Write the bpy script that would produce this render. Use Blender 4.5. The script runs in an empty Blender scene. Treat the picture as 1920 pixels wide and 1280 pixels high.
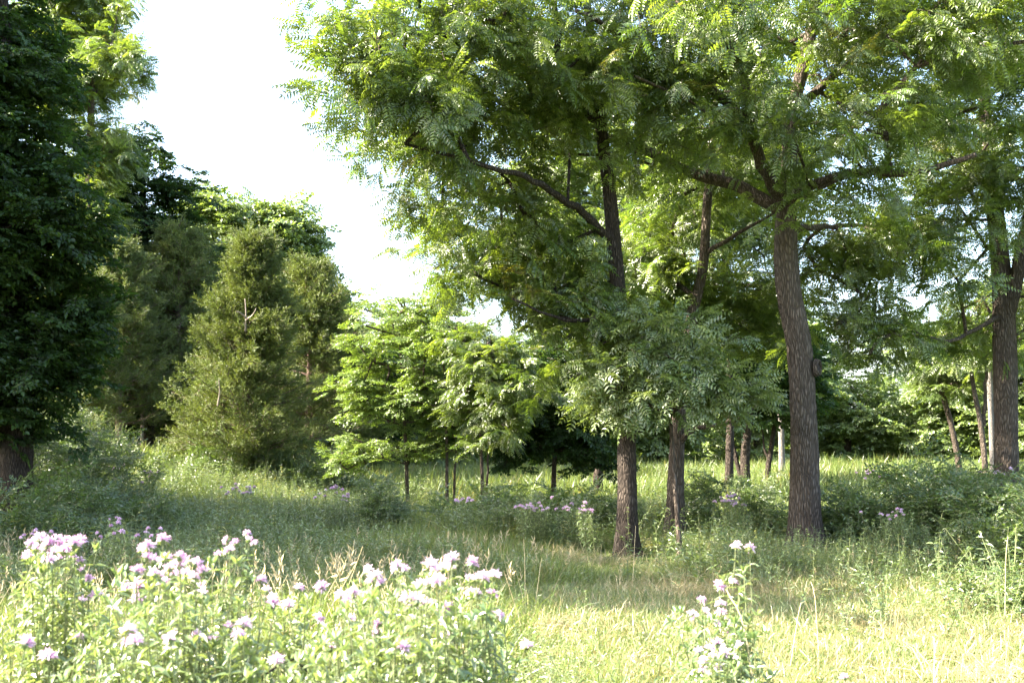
import bpy, math, random
import numpy as np
R = math.radians
PI = math.pi
scene = bpy.context.scene
COL = scene.collection

# ------------------------------------------------------------ camera, sky, sun, exposure
F_PX = 2200.0                 # focal length in pixels of the 1920 wide photograph
PITCH = math.atan(200 / F_PX)
CAM_Z = 1.6
cd = bpy.data.cameras.new('camera'); cam = bpy.data.objects.new('camera', cd); COL.objects.link(cam)
cam.location = (0, 0, CAM_Z); cam.rotation_euler = (PI / 2 + PITCH, 0, 0)
cd.sensor_width = 36; cd.lens = 36 * F_PX / 1920; cd.clip_end = 3000; cd.clip_start = 0.05
cd.dof.use_dof = True; cd.dof.focus_distance = 17; cd.dof.aperture_fstop = 5.6
scene.camera = cam

SUN_AZ, SUN_EL = -97.0, 39.0       # clockwise from +Y (the view direction), elevation
w = bpy.data.worlds.new('World'); scene.world = w; w.use_nodes = True
nt = w.node_tree
sky = nt.nodes.new('ShaderNodeTexSky'); sky.sky_type = 'NISHITA'; sky.sun_disc = False
sky.sun_elevation = R(SUN_EL); sky.sun_rotation = R(SUN_AZ % 360)
sky.air_density = 1.0; sky.dust_density = 3.5; sky.ozone_density = 1.0
nt.links.new(sky.outputs[0], nt.nodes['Background'].inputs[0])
nt.nodes['Background'].inputs[1].default_value = 0.13
sd = bpy.data.lights.new('sun', 'SUN'); sun = bpy.data.objects.new('sun', sd); COL.objects.link(sun)
sd.energy = 5.0; sd.angle = R(0.5); sd.color = (1.0, 0.92, 0.77)
sun.rotation_euler = (R(90 - SUN_EL), 0, R(-(SUN_AZ) + 180))
sun.location = (-30, -5, 40)
scene.view_settings.view_transform = 'Standard'; scene.view_settings.look = 'None'
scene.view_settings.gamma = 1.0; scene.view_settings.use_curve_mapping = False
scene.view_settings.exposure = 2.95
scene.cycles.max_bounces = 5; scene.cycles.diffuse_bounces = 4; scene.cycles.glossy_bounces = 1
scene.cycles.transmission_bounces = 3; scene.cycles.transparent_max_bounces = 4
scene.cycles.use_denoising = True
scene.cycles.sample_clamp_indirect = 4.0

rng = np.random.default_rng(7)

# ------------------------------------------------------------ helpers
def smooth(a, b, x):
    t = np.clip((x - a) / (b - a), 0, 1); return t * t * (3 - 2 * t)

def ground_z(x, y):
    x = np.asarray(x, float); y = np.asarray(y, float)
    rise = 0.75 * smooth(16, 34, y) * smooth(-2, -9, x)
    bumps = 0.05 * np.sin(x * 0.9 + 1.3) * np.sin(y * 0.7) + 0.08 * np.sin(x * .23 + y * .31)
    far = 0.25 * smooth(36, 60, y) + 9 * smooth(120, 600, y)
    return rise + bumps * smooth(2, 9, y) + far

def P(px, py, Y):
    """world point at depth Y (metres in front of the camera) seen at photograph pixel px, py"""
    a = (px - 960) / F_PX; b = (640 - py) / F_PX
    c, s = math.cos(PITCH), math.sin(PITCH)
    dy = c - b * s; t = Y / dy
    return np.array([a * t, Y, CAM_Z + (s + b * c) * t])

def link(o, parent=None):
    COL.objects.link(o)
    if parent is not None: o.parent = parent
    return o

def mesh_data(name, V, F, mats, tint=None, smooth_shade=False, midx=None):
    me = bpy.data.meshes.new(name)
    V = np.asarray(V, float)
    me.from_pydata(V.tolist(), [], F if isinstance(F, list) else F.tolist())
    for m in (mats if isinstance(mats, (list, tuple)) else [mats]): me.materials.append(m)
    if tint is not None:
        at = me.attributes.new('tint', 'FLOAT', 'POINT'); at.data.foreach_set('value', np.asarray(tint, np.float32))
    if midx is not None: me.polygons.foreach_set('material_index', np.asarray(midx, np.int32))
    if smooth_shade: me.polygons.foreach_set('use_smooth', [True] * len(me.polygons))
    me.update()
    return me

def mesh_obj(name, V, F, mats, parent=None, **k):
    return link(bpy.data.objects.new(name, mesh_data(name, V, F, mats, **k)), parent)

def thing(name, label, cat, loc, group=None):
    o = bpy.data.objects.new(name, None); COL.objects.link(o)
    o.location = [float(v) for v in loc]; o['label'] = label; o['category'] = cat
    o.empty_display_size = 0.3
    if group: o['group'] = group
    return o

class Geo:
    def __init__(s): s.V = []; s.F = []; s.T = []; s.M = []; s.n = 0
    def add(s, V, F, tint=1.0, m=0):
        V = np.asarray(V, float)
        s.V.append(V); s.F += [tuple(int(i) + s.n for i in f) for f in F]; s.M += [m] * len(F)
        s.T.append(np.full(len(V), tint) if np.isscalar(tint) else np.asarray(tint)); s.n += len(V)
    def data(s, name, mats, sm=False):
        return mesh_data(name, np.vstack(s.V), s.F, mats, tint=np.concatenate(s.T), smooth_shade=sm, midx=s.M)
    def obj(s, name, mats, parent=None, sm=False):
        return link(bpy.data.objects.new(name, s.data(name, mats, sm)), parent)

def unit(v):
    n = np.linalg.norm(v); return v / n if n > 1e-9 else np.array([0, 0, 1.0])

def tube(pts, rad, sides=6, knob=0.0, cap=True, rg=rng):
    pts = np.asarray(pts, float); rad = np.broadcast_to(np.asarray(rad, float), (len(pts),))
    n = len(pts); V = []; F = []
    t = np.gradient(pts, axis=0)
    up = np.array([0.31, 0.95, 0.05]); ang = np.arange(sides) / sides * 2 * PI
    for i in range(n):
        d = unit(t[i]); a = unit(np.cross(d, up)); b = np.cross(a, d); up = b if abs(np.dot(b, d)) < .9 else up
        r = rad[i] * (1 + knob * rg.uniform(-1, 1, sides))
        V.append(pts[i] + np.outer(np.cos(ang) * r, a) + np.outer(np.sin(ang) * r, b))
    V = np.vstack(V)
    for i in range(n - 1):
        for j in range(sides):
            k = (j + 1) % sides
            F.append((i * sides + j, i * sides + k, (i + 1) * sides + k, (i + 1) * sides + j))
    if cap: F.append(tuple(range((n - 1) * sides, n * sides)))
    return V, F

def spline(pts, step=0.3):
    """Catmull-Rom through pts (k columns)"""
    pts = np.asarray(pts, float)
    if len(pts) < 3:
        n = max(2, int(np.linalg.norm(pts[-1][:3] - pts[0][:3]) / step)); u = np.linspace(0, 1, n)[:, None]
        return pts[0] * (1 - u) + pts[-1] * u
    Q = np.vstack([2 * pts[0] - pts[1], pts, 2 * pts[-1] - pts[-2]]); out = []
    for i in range(1, len(Q) - 2):
        n = max(2, int(np.linalg.norm(Q[i + 1][:3] - Q[i][:3]) / step)); u = np.arange(n)[:, None] / n
        out.append(.5 * ((2 * Q[i]) + (-Q[i - 1] + Q[i + 1]) * u + (2 * Q[i - 1] - 5 * Q[i] + 4 * Q[i + 1] - Q[i + 2]) * u ** 2
                         + (-Q[i - 1] + 3 * Q[i] - 3 * Q[i + 1] + Q[i + 2]) * u ** 3))
    out.append(Q[-2][None]); return np.vstack(out)

# ------------------------------------------------------------ materials
def nodes(name):
    m = bpy.data.materials.new(name); m.use_nodes = True
    t = m.node_tree; t.nodes.clear()
    return m, t, t.nodes.new('ShaderNodeOutputMaterial')

def leaf_mat(name, a, b, tr=0.42, tcol=None, gloss=0.07, rough=0.38, c=None, cf=0.0):
    """leaf: a..b varies by spray, tint by leaf; transmits yellower light"""
    m, t, out = nodes(name); N = t.nodes.new; L = t.links.new
    oi = N('ShaderNodeObjectInfo'); at = N('ShaderNodeAttribute'); at.attribute_name = 'tint'
    mx = N('ShaderNodeMix'); mx.data_type = 'RGBA'; mx.inputs['A'].default_value = (*a, 1); mx.inputs['B'].default_value = (*b, 1)
    L(oi.outputs['Random'], mx.inputs['Factor']); base = mx.outputs['Result']
    if c is not None:
        r2 = N('ShaderNodeMath'); r2.operation = 'MULTIPLY'; r2.inputs[1].default_value = 37.0; L(oi.outputs['Random'], r2.inputs[0])
        r3 = N('ShaderNodeMath'); r3.operation = 'FRACT'; L(r2.outputs[0], r3.inputs[0])
        r4 = N('ShaderNodeMath'); r4.operation = 'LESS_THAN'; r4.inputs[1].default_value = cf; L(r3.outputs[0], r4.inputs[0])
        m2 = N('ShaderNodeMix'); m2.data_type = 'RGBA'; L(r4.outputs[0], m2.inputs['Factor']); L(base, m2.inputs['A'])
        m2.inputs['B'].default_value = (*c, 1); base = m2.outputs['Result']
    sc = N('ShaderNodeVectorMath'); sc.operation = 'SCALE'; L(base, sc.inputs[0]); L(at.outputs['Fac'], sc.inputs['Scale'])
    df = N('ShaderNodeBsdfDiffuse'); L(sc.outputs[0], df.inputs[0])
    tm = N('ShaderNodeVectorMath'); tm.operation = 'MULTIPLY'; L(sc.outputs[0], tm.inputs[0])
    tm.inputs[1].default_value = tcol or (1.45, 1.45, 0.55)
    ts = N('ShaderNodeBsdfTranslucent'); L(tm.outputs[0], ts.inputs[0])
    s1 = N('ShaderNodeMixShader'); s1.inputs[0].default_value = tr; L(df.outputs[0], s1.inputs[1]); L(ts.outputs[0], s1.inputs[2])
    gl = N('ShaderNodeBsdfGlossy'); gl.inputs['Roughness'].default_value = rough; gl.inputs[0].default_value = (1, 1, 1, 1)
    s2 = N('ShaderNodeMixShader'); s2.inputs[0].default_value = gloss; L(s1.outputs[0], s2.inputs[1]); L(gl.outputs[0], s2.inputs[2])
    L(s2.outputs[0], out.inputs[0]); return m

def bark_mat(name, a, b, scale=1.0, bump=1.0, moss=0.0):
    m, t, out = nodes(name); N = t.nodes.new; L = t.links.new
    tc = N('ShaderNodeTexCoord'); mp = N('ShaderNodeMapping'); mp.inputs['Scale'].default_value = (1, 1, 0.19); L(tc.outputs['Object'], mp.inputs[0])
    nz = N('ShaderNodeTexNoise'); nz.inputs['Scale'].default_value = 3; nz.inputs['Detail'].default_value = 3; L(mp.outputs[0], nz.inputs[0])
    ad = N('ShaderNodeVectorMath'); ad.operation = 'MULTIPLY_ADD'; L(nz.outputs['Color'], ad.inputs[0]); ad.inputs[1].default_value = (.20, .20, .08); L(mp.outputs[0], ad.inputs[2])
    vo = N('ShaderNodeTexVoronoi'); vo.feature = 'DISTANCE_TO_EDGE'; vo.inputs['Scale'].default_value = 30 * scale; L(ad.outputs[0], vo.inputs[0])
    n2 = N('ShaderNodeTexNoise'); n2.inputs['Scale'].default_value = 45 * scale; n2.inputs['Detail'].default_value = 6; L(mp.outputs[0], n2.inputs[0])
    n3 = N('ShaderNodeTexNoise'); n3.inputs['Scale'].default_value = 2.2; n3.inputs['Detail'].default_value = 4; L(tc.outputs['Object'], n3.inputs[0])
    ss = N('ShaderNodeMapRange'); ss.inputs[1].default_value = 0.0; ss.inputs[2].default_value = 0.28; L(vo.outputs['Distance'], ss.inputs[0])
    hm = N('ShaderNodeMath'); hm.operation = 'MULTIPLY_ADD'; L(n2.outputs['Fac'], hm.inputs[0]); hm.inputs[1].default_value = .5; L(ss.outputs[0], hm.inputs[2])
    mx = N('ShaderNodeMix'); mx.data_type = 'RGBA'; mx.inputs['A'].default_value = (*a, 1); mx.inputs['B'].default_value = (*b, 1)
    fm = N('ShaderNodeMath'); fm.operation = 'MULTIPLY'; L(hm.outputs[0], fm.inputs[0]); L(n3.outputs['Fac'], fm.inputs[1]); L(fm.outputs[0], mx.inputs['Factor'])
    base = mx.outputs['Result']
    if moss:
        r = N('ShaderNodeMapRange'); r.inputs[1].default_value = .55; r.inputs[2].default_value = .7; r.inputs[4].default_value = moss; L(n3.outputs['Fac'], r.inputs[0])
        m3 = N('ShaderNodeMix'); m3.data_type = 'RGBA'; L(r.outputs[0], m3.inputs['Factor']); L(base, m3.inputs['A']); m3.inputs['B'].default_value = (.07, .09, .04, 1); base = m3.outputs['Result']
    bp = N('ShaderNodeBump'); bp.inputs['Strength'].default_value = 0.9 * bump; bp.inputs['Distance'].default_value = 0.03; L(hm.outputs[0], bp.inputs['Height'])
    bs = N('ShaderNodeBsdfPrincipled'); bs.inputs['Roughness'].default_value = .9; bs.inputs['Specular IOR Level'].default_value = .15
    L(base, bs.inputs['Base Color']); L(bp.outputs[0], bs.inputs['Normal']); L(bs.outputs[0], out.inputs[0]); return m

def plain_mat(name, col, rough=.8, var=.35, scale=30):
    m, t, out = nodes(name); N = t.nodes.new; L = t.links.new
    tc = N('ShaderNodeTexCoord'); nz = N('ShaderNodeTexNoise'); nz.inputs['Scale'].default_value = scale; L(tc.outputs['Object'], nz.inputs[0])
    mx = N('ShaderNodeMix'); mx.data_type = 'RGBA'; L(nz.outputs['Fac'], mx.inputs['Factor'])
    mx.inputs['A'].default_value = (*[c * (1 - var) for c in col], 1); mx.inputs['B'].default_value = (*[min(1, c * (1 + var)) for c in col], 1)
    bs = N('ShaderNodeBsdfPrincipled'); bs.inputs['Roughness'].default_value = rough
    L(mx.outputs['Result'], bs.inputs['Base Color']); L(bs.outputs[0], out.inputs[0]); return m

M = {}
M['walnut'] = leaf_mat('walnut_leaf', (.080, .130, .024), (.145, .190, .032), tr=.52, c=(.19, .18, .04), cf=.006, gloss=.06)
M['ash'] = leaf_mat('ash_leaf', (.110, .165, .045), (.165, .210, .062), gloss=.07, rough=.42)
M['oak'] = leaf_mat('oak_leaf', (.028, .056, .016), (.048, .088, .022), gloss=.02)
M['elm'] = leaf_mat('elm_leaf', (.120, .190, .040), (.180, .250, .052), tr=.45, gloss=.05)
M['far'] = leaf_mat('hackberry_leaf', (.120, .180, .055), (.180, .235, .075), tr=.45, gloss=.05)
M['cedar'] = leaf_mat('cedar_foliage', (.080, .112, .028), (.140, .168, .044), tr=.2, gloss=.03)
M['shrub'] = leaf_mat('shrub_leaf', (.060, .105, .030), (.100, .150, .040), gloss=.06)
M['grass'] = leaf_mat('grass_blade', (.100, .160, .035), (.170, .220, .055), tr=.40, tcol=(1.5, 1.3, .7), gloss=.04, c=(.26, .24, .10), cf=.07)
M['lawn'] = leaf_mat('short_grass_blade', (.115, .175, .045), (.220, .250, .095), tr=.38, tcol=(1.2, 1.15, .8), gloss=.05, c=(.40, .33, .17), cf=.28)
M['thatch'] = leaf_mat('dry_grass_blade', (.30, .26, .13), (.42, .36, .20), tr=.3, tcol=(1.1, 1.0, .8), gloss=.03)
M['forb'] = leaf_mat('forb_leaf', (.090, .140, .045), (.150, .200, .070), tr=.38, gloss=.08, c=(.24, .24, .05), cf=.06)
M['berg'] = leaf_mat('bergamot_leaf', (.120, .180, .065), (.195, .245, .080), tr=.38, tcol=(1.4, 1.3, .8), gloss=.08)
M['petal'] = leaf_mat('bergamot_petal', (.64, .42, .60), (.78, .60, .74), tr=.35, tcol=(1.1, 1.0, 1.1), gloss=.02)
M['stem'] = plain_mat('green_stem', (.13, .15, .06))
M['straw'] = plain_mat('dry_straw', (.42, .34, .19))
M['bark'] = bark_mat('walnut_bark', (.045, .034, .026), (.195, .155, .122), 1.0, 1.1)
M['bark_dark'] = bark_mat('dark_bark', (.026, .020, .016), (.120, .094, .075), 1.2, 1.2)
M['bark_pale'] = bark_mat('pale_bark', (.10, .09, .08), (.30, .27, .245), 1.2, .6)
M['bark_cedar'] = bark_mat('cedar_bark', (.08, .05, .04), (.34, .24, .19), 2.0, .8)
M['deadwood'] = plain_mat('bleached_dead_wood', (.27, .22, .18), .9)
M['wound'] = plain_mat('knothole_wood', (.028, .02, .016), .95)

def ground_mat():
    m, t, out = nodes('meadow_soil'); N = t.nodes.new; L = t.links.new
    tc = N('ShaderNodeTexCoord'); n1 = N('ShaderNodeTexNoise'); n1.inputs['Scale'].default_value = 1.3; n1.inputs['Detail'].default_value = 8; L(tc.outputs['Object'], n1.inputs[0])
    n2 = N('ShaderNodeTexNoise'); n2.inputs['Scale'].default_value = 26; n2.inputs['Detail'].default_value = 8; L(tc.outputs['Object'], n2.inputs[0])
    cr = N('ShaderNodeValToRGB'); e = cr.color_ramp.elements; e[0].position = .35; e[0].color = (.06, .075, .028, 1); e[1].position = .68; e[1].color = (.16, .15, .06, 1)
    e2 = cr.color_ramp.elements.new(.5); e2.color = (.085, .12, .035, 1)
    ad = N('ShaderNodeMath'); ad.operation = 'MULTIPLY_ADD'; L(n2.outputs['Fac'], ad.inputs[0]); ad.inputs[1].default_value = .5
    h = N('ShaderNodeMath'); h.operation = 'MULTIPLY'; h.inputs[1].default_value = .5; L(n1.outputs['Fac'], h.inputs[0]); L(h.outputs[0], ad.inputs[2])
    L(ad.outputs[0], cr.inputs[0])
    bp = N('ShaderNodeBump'); bp.inputs['Strength'].default_value = .8; bp.inputs['Distance'].default_value = .05; L(n2.outputs['Fac'], bp.inputs['Height'])
    bs = N('ShaderNodeBsdfPrincipled'); bs.inputs['Roughness'].default_value = .95; bs.inputs['Specular IOR Level'].default_value = .1
    L(cr.outputs[0], bs.inputs['Base Color']); L(bp.outputs[0], bs.inputs['Normal']); L(bs.outputs[0], out.inputs[0]); return m

# ------------------------------------------------------------ leaf and spray meshes (sources for the instanced foliage)
def add_leaf(g, base, d, up, L, W, fold=.15, droop=.15, tint=1.0, m=0):
    """one leaf: 6 vertices, folded along the midrib"""
    d = unit(d); s = unit(np.cross(d, up)); n = np.cross(s, d)
    a = base; mid = base + d * L * .45 - n * 0; tip = base + d * L - n * L * droop
    l1 = base + d * L * .30 + s * W * .5 + n * W * fold; r1 = base + d * L * .30 - s * W * .5 + n * W * fold
    l2 = base + d * L * .68 + s * W * .38 + n * (W * fold - L * droop * .4); r2 = base + d * L * .68 - s * W * .38 + n * (W * fold - L * droop * .4)
    mid2 = base + d * L * .62 - n * L * droop * .3
    g.add([a, l1, l2, tip, r2, r1, mid2], [(0, 1, 2, 6), (6, 2, 3), (0, 6, 4, 5), (6, 3, 4)], tint, m)

def spray_pinnate(seed, nleaf=7, L=.36, pairs=7, lw=.034, ll=.098, twig=.42):
    rg = np.random.default_rng(seed); g = Geo()
    tp = np.array([[0, 0, 0], [twig * .5, 0, .02], [twig, 0, -.02]])
    V, F = tube(tp, [.007, .005, .003], 3, cap=False); g.add(V, F, .8, 1)
    for k in range(nleaf):
        u = .25 + .75 * k / (nleaf - 1); b = np.array([twig * u, 0, 0]); yaw = (1 if k % 2 else -1) * rg.uniform(.5, 1.25) * (1 - .6 * (k == nleaf - 1)) * (1.15 - .5 * u)
        el = rg.uniform(-.35, .45); l = L * rg.uniform(.8, 1.15); tb = rg.uniform(.75, 1.25)
        d0 = np.array([math.cos(yaw) * math.cos(el), math.sin(yaw) * math.cos(el), math.sin(el)])
        side = unit(np.cross(d0, [0, 0, 1])); roll = rg.uniform(-.5, .5)
        upv = unit(np.cross(side, d0)) * math.cos(roll) + side * math.sin(roll)
        rp = lambda q: b + d0 * l * q - np.array([0, 0, 1]) * l * .33 * q * q
        V, F = tube([rp(0), rp(.5), rp(1)], [.003, .002, .0012], 3, cap=False); g.add(V, F, .9, 0)
        for i in range(pairs):
            q = .18 + .80 * i / (pairs - 1); p = rp(q); dd = unit(rp(min(q + .1, 1.05)) - rp(q - .05))
            s = unit(np.cross(dd, upv)); size = (.65 + .5 * math.sin(PI * (q * .9))) * rg.uniform(.85, 1.12)
            for sg in (-1, 1):
                ld = unit(s * sg + dd * .35 - np.array([0, 0, 1]) * rg.uniform(.05, .5)); lu = unit(upv + s * sg * rg.uniform(-.3, .5) + rg.normal(0, .15, 3))
                add_leaf(g, p, ld, lu, ll * size, lw * size, tint=tb * rg.uniform(.85, 1.15))
        add_leaf(g, rp(1), unit(rp(1) - rp(.9)), upv, ll * .9, lw * .9, tint=tb)
    return g

def spray_simple(seed, twig=.55, side=5, leaves=7, ll=.085, lw=.048, flat=.35, tcol=1.0):
    rg = np.random.default_rng(seed); g = Geo(); z = np.array([0, 0, 1.0])
    def branch(b, yaw, L, n, el):
        d = np.array([math.cos(yaw) * math.cos(el), math.sin(yaw) * math.cos(el), math.sin(el)])
        q = lambda u: b + d * L * u - z * L * .12 * u * u
        V, F = tube([q(0), q(.5), q(1)], [.005, .0035, .002], 3, cap=False); g.add(V, F, .8, 1)
        for i in range(n):
            u = .15 + .85 * i / (n - 1); sg = 1 if i % 2 else -1
            ly = yaw + sg * rg.uniform(.5, 1.2) * (0.2 if i == n - 1 else 1); le = rg.uniform(-.6, .25)
            ld = np.array([math.cos(ly) * math.cos(le), math.sin(ly) * math.cos(le), math.sin(le)])
            add_leaf(g, q(u), ld, unit(z + rg.normal(0, flat, 3)), ll * rg.uniform(.7, 1.15), lw * rg.uniform(.8, 1.15), tint=tcol * rg.uniform(.7, 1.3))
        return q
    q = branch(np.zeros(3), 0, twig, leaves + 2, .05)
    for i in range(side):
        u = .15 + .7 * i / side; branch(q(u), (1 if i % 2 else -1) * rg.uniform(.5, 1.1), twig * rg.uniform(.45, .8) * (1.1 - u * .6), leaves, rg.uniform(-.2, .35))
    return g

def spray_cedar(seed, L=.50):
    rg = np.random.default_rng(seed); g = Geo(); z = np.array([0, 0, 1.0])
    V, F = tube([[0, 0, 0], [L * .5, 0, .03], [L, 0, .10]], [.008, .005, .002], 3, cap=False); g.add(V, F, .8, 1)
    for k in range(15):
        u = .1 + .9 * k / 14; b = np.array([L * u, 0, .10 * u * u]); a = rg.uniform(0, 2 * PI)
        rad = np.array([0, math.cos(a), math.sin(a)]); d = unit(np.array([.85, 0, 0]) + rad * rg.uniform(.4, .95)); l = L * .42 * (1.1 - .65 * u) * rg.uniform(.7, 1.2)
        tb = rg.uniform(.7, 1.3)
        add_leaf(g, b, d, unit(rg.normal(0, 1, 3)), l, .016, tint=tb)
        for j in range(6):
            v = .25 + .7 * j / 5; e = unit(d + rg.normal(0, .55, 3))
            add_leaf(g, b + d * l * v, e, unit(rg.normal(0, 1, 3)), l * rg.uniform(  .3, .55), .012, tint=tb * rg.uniform(.8, 1.25))
    return g

def tuft_grass(seed, n=26, H=.55, w=.006, spread=.10, lean=.45, seedheads=0, bend=.5):
    rg = np.random.default_rng(seed); g = Geo()
    for i in range(n):
        a = rg.uniform(0, 2 * PI); r = spread * math.sqrt(rg.uniform()); b = np.array([r * math.cos(a), r * math.sin(a), -.02])
        la = rg.uniform(0, 2 * PI); ln = abs(rg.normal(0, lean)) + .05; h = H * rg.uniform(.45, 1.1); fa = la + rg.normal(0, .3)
        d = np.array([math.cos(la) * math.sin(ln), math.sin(la) * math.sin(ln), math.cos(ln)]); f = np.array([math.cos(fa), math.sin(fa), -.6])
        s = unit(np.cross(d, rg.normal(0, 1, 3))); ww = w * rg.uniform(.6, 1.3)
        q = lambda u: b + d * h * u + f * h * bend * u * u * u * min(1, ln * 1.6)
        pts = [q(0), q(.4), q(.75), q(1)]; wd = [ww * .7, ww, ww * .7, 0]
        V = [];
        for p, x in zip(pts[:3], wd): V += [p - s * x * .5, p + s * x * .5]
        V.append(pts[3]); g.add(V, [(0, 1, 3, 2), (2, 3, 5, 4), (4, 5, 6)], rg.uniform(.65, 1.3))
    for i in range(seedheads):
        la = rg.uniform(0, 2 * PI); ln = rg.uniform(.05, .4); h = H * rg.uniform(1.2, 1.7)
        d = np.array([math.cos(la) * math.sin(ln), math.sin(la) * math.sin(ln), math.cos(ln)])
        V, F = tube([[0, 0, 0], d * h * .5, d * h + np.array([math.cos(la), math.sin(la), -.3]) * h * .1], [.0022, .0018, .001], 3, cap=False); g.add(V, F, 1.1, 1)
        for j in range(9):
            p = d * h * (.8 + .2 * j / 9); add_leaf(g, p, unit(d + rg.normal(0, .5, 3)), unit(rg.normal(0, 1, 3)), .05, .008, tint=1.2, m=1)
    return g

def forb(seed, H=.55, nstem=4, pairs=9, ll=.07, lw=.024, spread=.14, whorl=2, lean=.55):
    rg = np.random.default_rng(seed); g = Geo(); z = np.array([0, 0, 1.0])
    for s in range(nstem):
        a = rg.uniform(0, 2 * PI); b = np.array([math.cos(a), math.sin(a), 0]) * spread * rg.uniform(0, 1); ln = rg.uniform(0, lean); h = H * rg.uniform(.7, 1.1)
        d = np.array([math.cos(a) * math.sin(ln), math.sin(a) * math.sin(ln), math.cos(ln)])
        cv = rg.normal(0, .16, 3) * h * np.array([1, 1, .2]); q = lambda u: b + d * h * u + cv * u * u
        V, F = tube([q(0), q(.5), q(1)], [.0030, .0024, .0015], 3, cap=False); g.add(V, F, .9, 1)
        ph = rg.uniform(0, PI)
        for i in range(pairs):
            u = min(1, .12 + .88 * (i + rg.uniform(-.4, .4)) / (pairs - 1)); ph += PI / 2 + rg.normal(0, .2); sz = (1.1 - .5 * u) * rg.uniform(.55, 1.3)
            for k in range(whorl):
                y = ph + k * 2 * PI / whorl + rg.normal(0, .4); el = rg.uniform(-.3, .7); ld = np.array([math.cos(y) * math.cos(el), math.sin(y) * math.cos(el), math.sin(el)])
                add_leaf(g, q(u), ld, unit(z + rg.normal(0, .25, 3)), ll * sz, lw * sz, droop=.3, tint=rg.uniform(.7, 1.3))
    return g

# ------------------------------------------------------------ geometry nodes: instances of the sprays on points
GROUPS = {}
def node_group(kind, datas):
    ng = bpy.data.node_groups.new('foliage_' + kind, 'GeometryNodeTree')
    ng.interface.new_socket('Geometry', in_out='INPUT', socket_type='NodeSocketGeometry')
    ng.interface.new_socket('Geometry', in_out='OUTPUT', socket_type='NodeSocketGeometry')
    N = ng.nodes.new; L = ng.links.new
    gi = N('NodeGroupInput'); go = N('NodeGroupOutput'); ip = N('GeometryNodeInstanceOnPoints')
    g2 = N('GeometryNodeGeometryToInstance')
    for i, d in enumerate(datas):
        src = bpy.data.objects.new('source_' + kind, d)      # never linked to the scene
        oi = N('GeometryNodeObjectInfo'); oi.inputs['Object'].default_value = src
        L(oi.outputs['Geometry'], g2.inputs[0])
    mp = N('GeometryNodeMeshToPoints'); L(gi.outputs[0], mp.inputs[0])
    L(mp.outputs[0], ip.inputs['Points']); L(g2.outputs[0], ip.inputs['Instance'])
    ip.inputs['Pick Instance'].default_value = True
    def attr(nm, ty):
        a = N('GeometryNodeInputNamedAttribute'); a.data_type = ty; a.inputs['Name'].default_value = nm; return a.outputs['Attribute']
    L(attr('idx', 'INT'), ip.inputs['Instance Index'])
    er = N('FunctionNodeEulerToRotation'); L(attr('rot', 'FLOAT_VECTOR'), er.inputs[0]); L(er.outputs[0], ip.inputs['Rotation'])
    L(attr('scl', 'FLOAT'), ip.inputs['Scale'])
    L(ip.outputs[0], go.inputs[0]); GROUPS[kind] = (ng, len(datas)); return ng

def scatter(name, kind, pts, rot, scl, parent=None, seed=0):
    ng, nv = GROUPS[kind]; n = len(pts)
    me = bpy.data.meshes.new(name); me.vertices.add(n); me.vertices.foreach_set('co', np.asarray(pts, np.float32).ravel())
    a = me.attributes.new('rot', 'FLOAT_VECTOR', 'POINT'); a.data.foreach_set('vector', np.asarray(rot, np.float32).ravel())
    a = me.attributes.new('scl', 'FLOAT', 'POINT'); a.data.foreach_set('value', np.asarray(scl, np.float32))
    a = me.attributes.new('idx', 'INT', 'POINT'); a.data.foreach_set('value', np.random.default_rng(seed).integers(0, nv, n).astype(np.int32))
    o = bpy.data.objects.new(name, me); link(o, parent); o['kind'] = 'stuff'
    md = o.modifiers.new('foliage', 'NODES'); md.node_group = ng
    return o

def var(fn, n, mats, nm): return [fn(i + 1).data(nm, mats) for i in range(n)]
node_group('walnut', var(lambda s: spray_pinnate(s), 4, [M['walnut'], M['bark']], 'walnut_spray'))
node_group('ash', var(lambda s: spray_pinnate(s + 20, nleaf=8, L=.30, pairs=5, lw=.036, ll=.095), 4, [M['ash'], M['bark']], 'ash_spray'))
node_group('oak', var(lambda s: spray_simple(s + 40, .6, 6, 8, .12, .065, .5), 4, [M['oak'], M['bark_dark']], 'oak_spray'))
node_group('elm', var(lambda s: spray_simple(s + 50, .55, 6, 8, .080, .042, .3), 4, [M['elm'], M['bark']], 'elm_spray'))
node_group('far', var(lambda s: spray_simple(s + 60, .7, 6, 7, .13, .075, .5), 4, [M['far'], M['bark']], 'hackberry_spray'))
node_group('cedar', var(lambda s: spray_cedar(s), 4, [M['cedar'], M['bark_cedar']], 'cedar_spray'))
node_group('shrub', var(lambda s: spray_simple(s + 70, .40, 5, 8, .055, .026, .5), 4, [M['shrub'], M['stem']], 'shrub_spray'))
node_group('grass', var(lambda s: tuft_grass(s, 24, .55, .010, .14, .50, seedheads=0), 6, [M['grass'], M['straw']], 'grass_tuft'))
node_group('fine', var(lambda s: tuft_grass(s + 80, 30, .42, .0055, .12, .55, seedheads=1 if s == 1 else 0), 6, [M['grass'], M['straw']], 'fine_grass_tuft'))
node_group('lawn', var(lambda s: tuft_grass(s + 30, 26, .15, .0055, .09, .75, bend=.7), 6, [M['lawn'], M['straw']], 'lawn_tuft'))
node_group('thatch', var(lambda s: tuft_grass(s + 120, 18, .34, .005, .16, 1.0, bend=.8), 4, [M['thatch'], M['straw']], 'thatch_tuft'))
node_group('forb', var(lambda s: forb(s), 5, [M['forb'], M['stem']], 'forb_clump'))
node_group('leafy', var(lambda s: forb(s + 40, H=.95, nstem=4, pairs=14, ll=.068, lw=.021, spread=.22, lean=.6), 8, [M['berg'], M['stem']], 'leafy_clump'))

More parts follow.
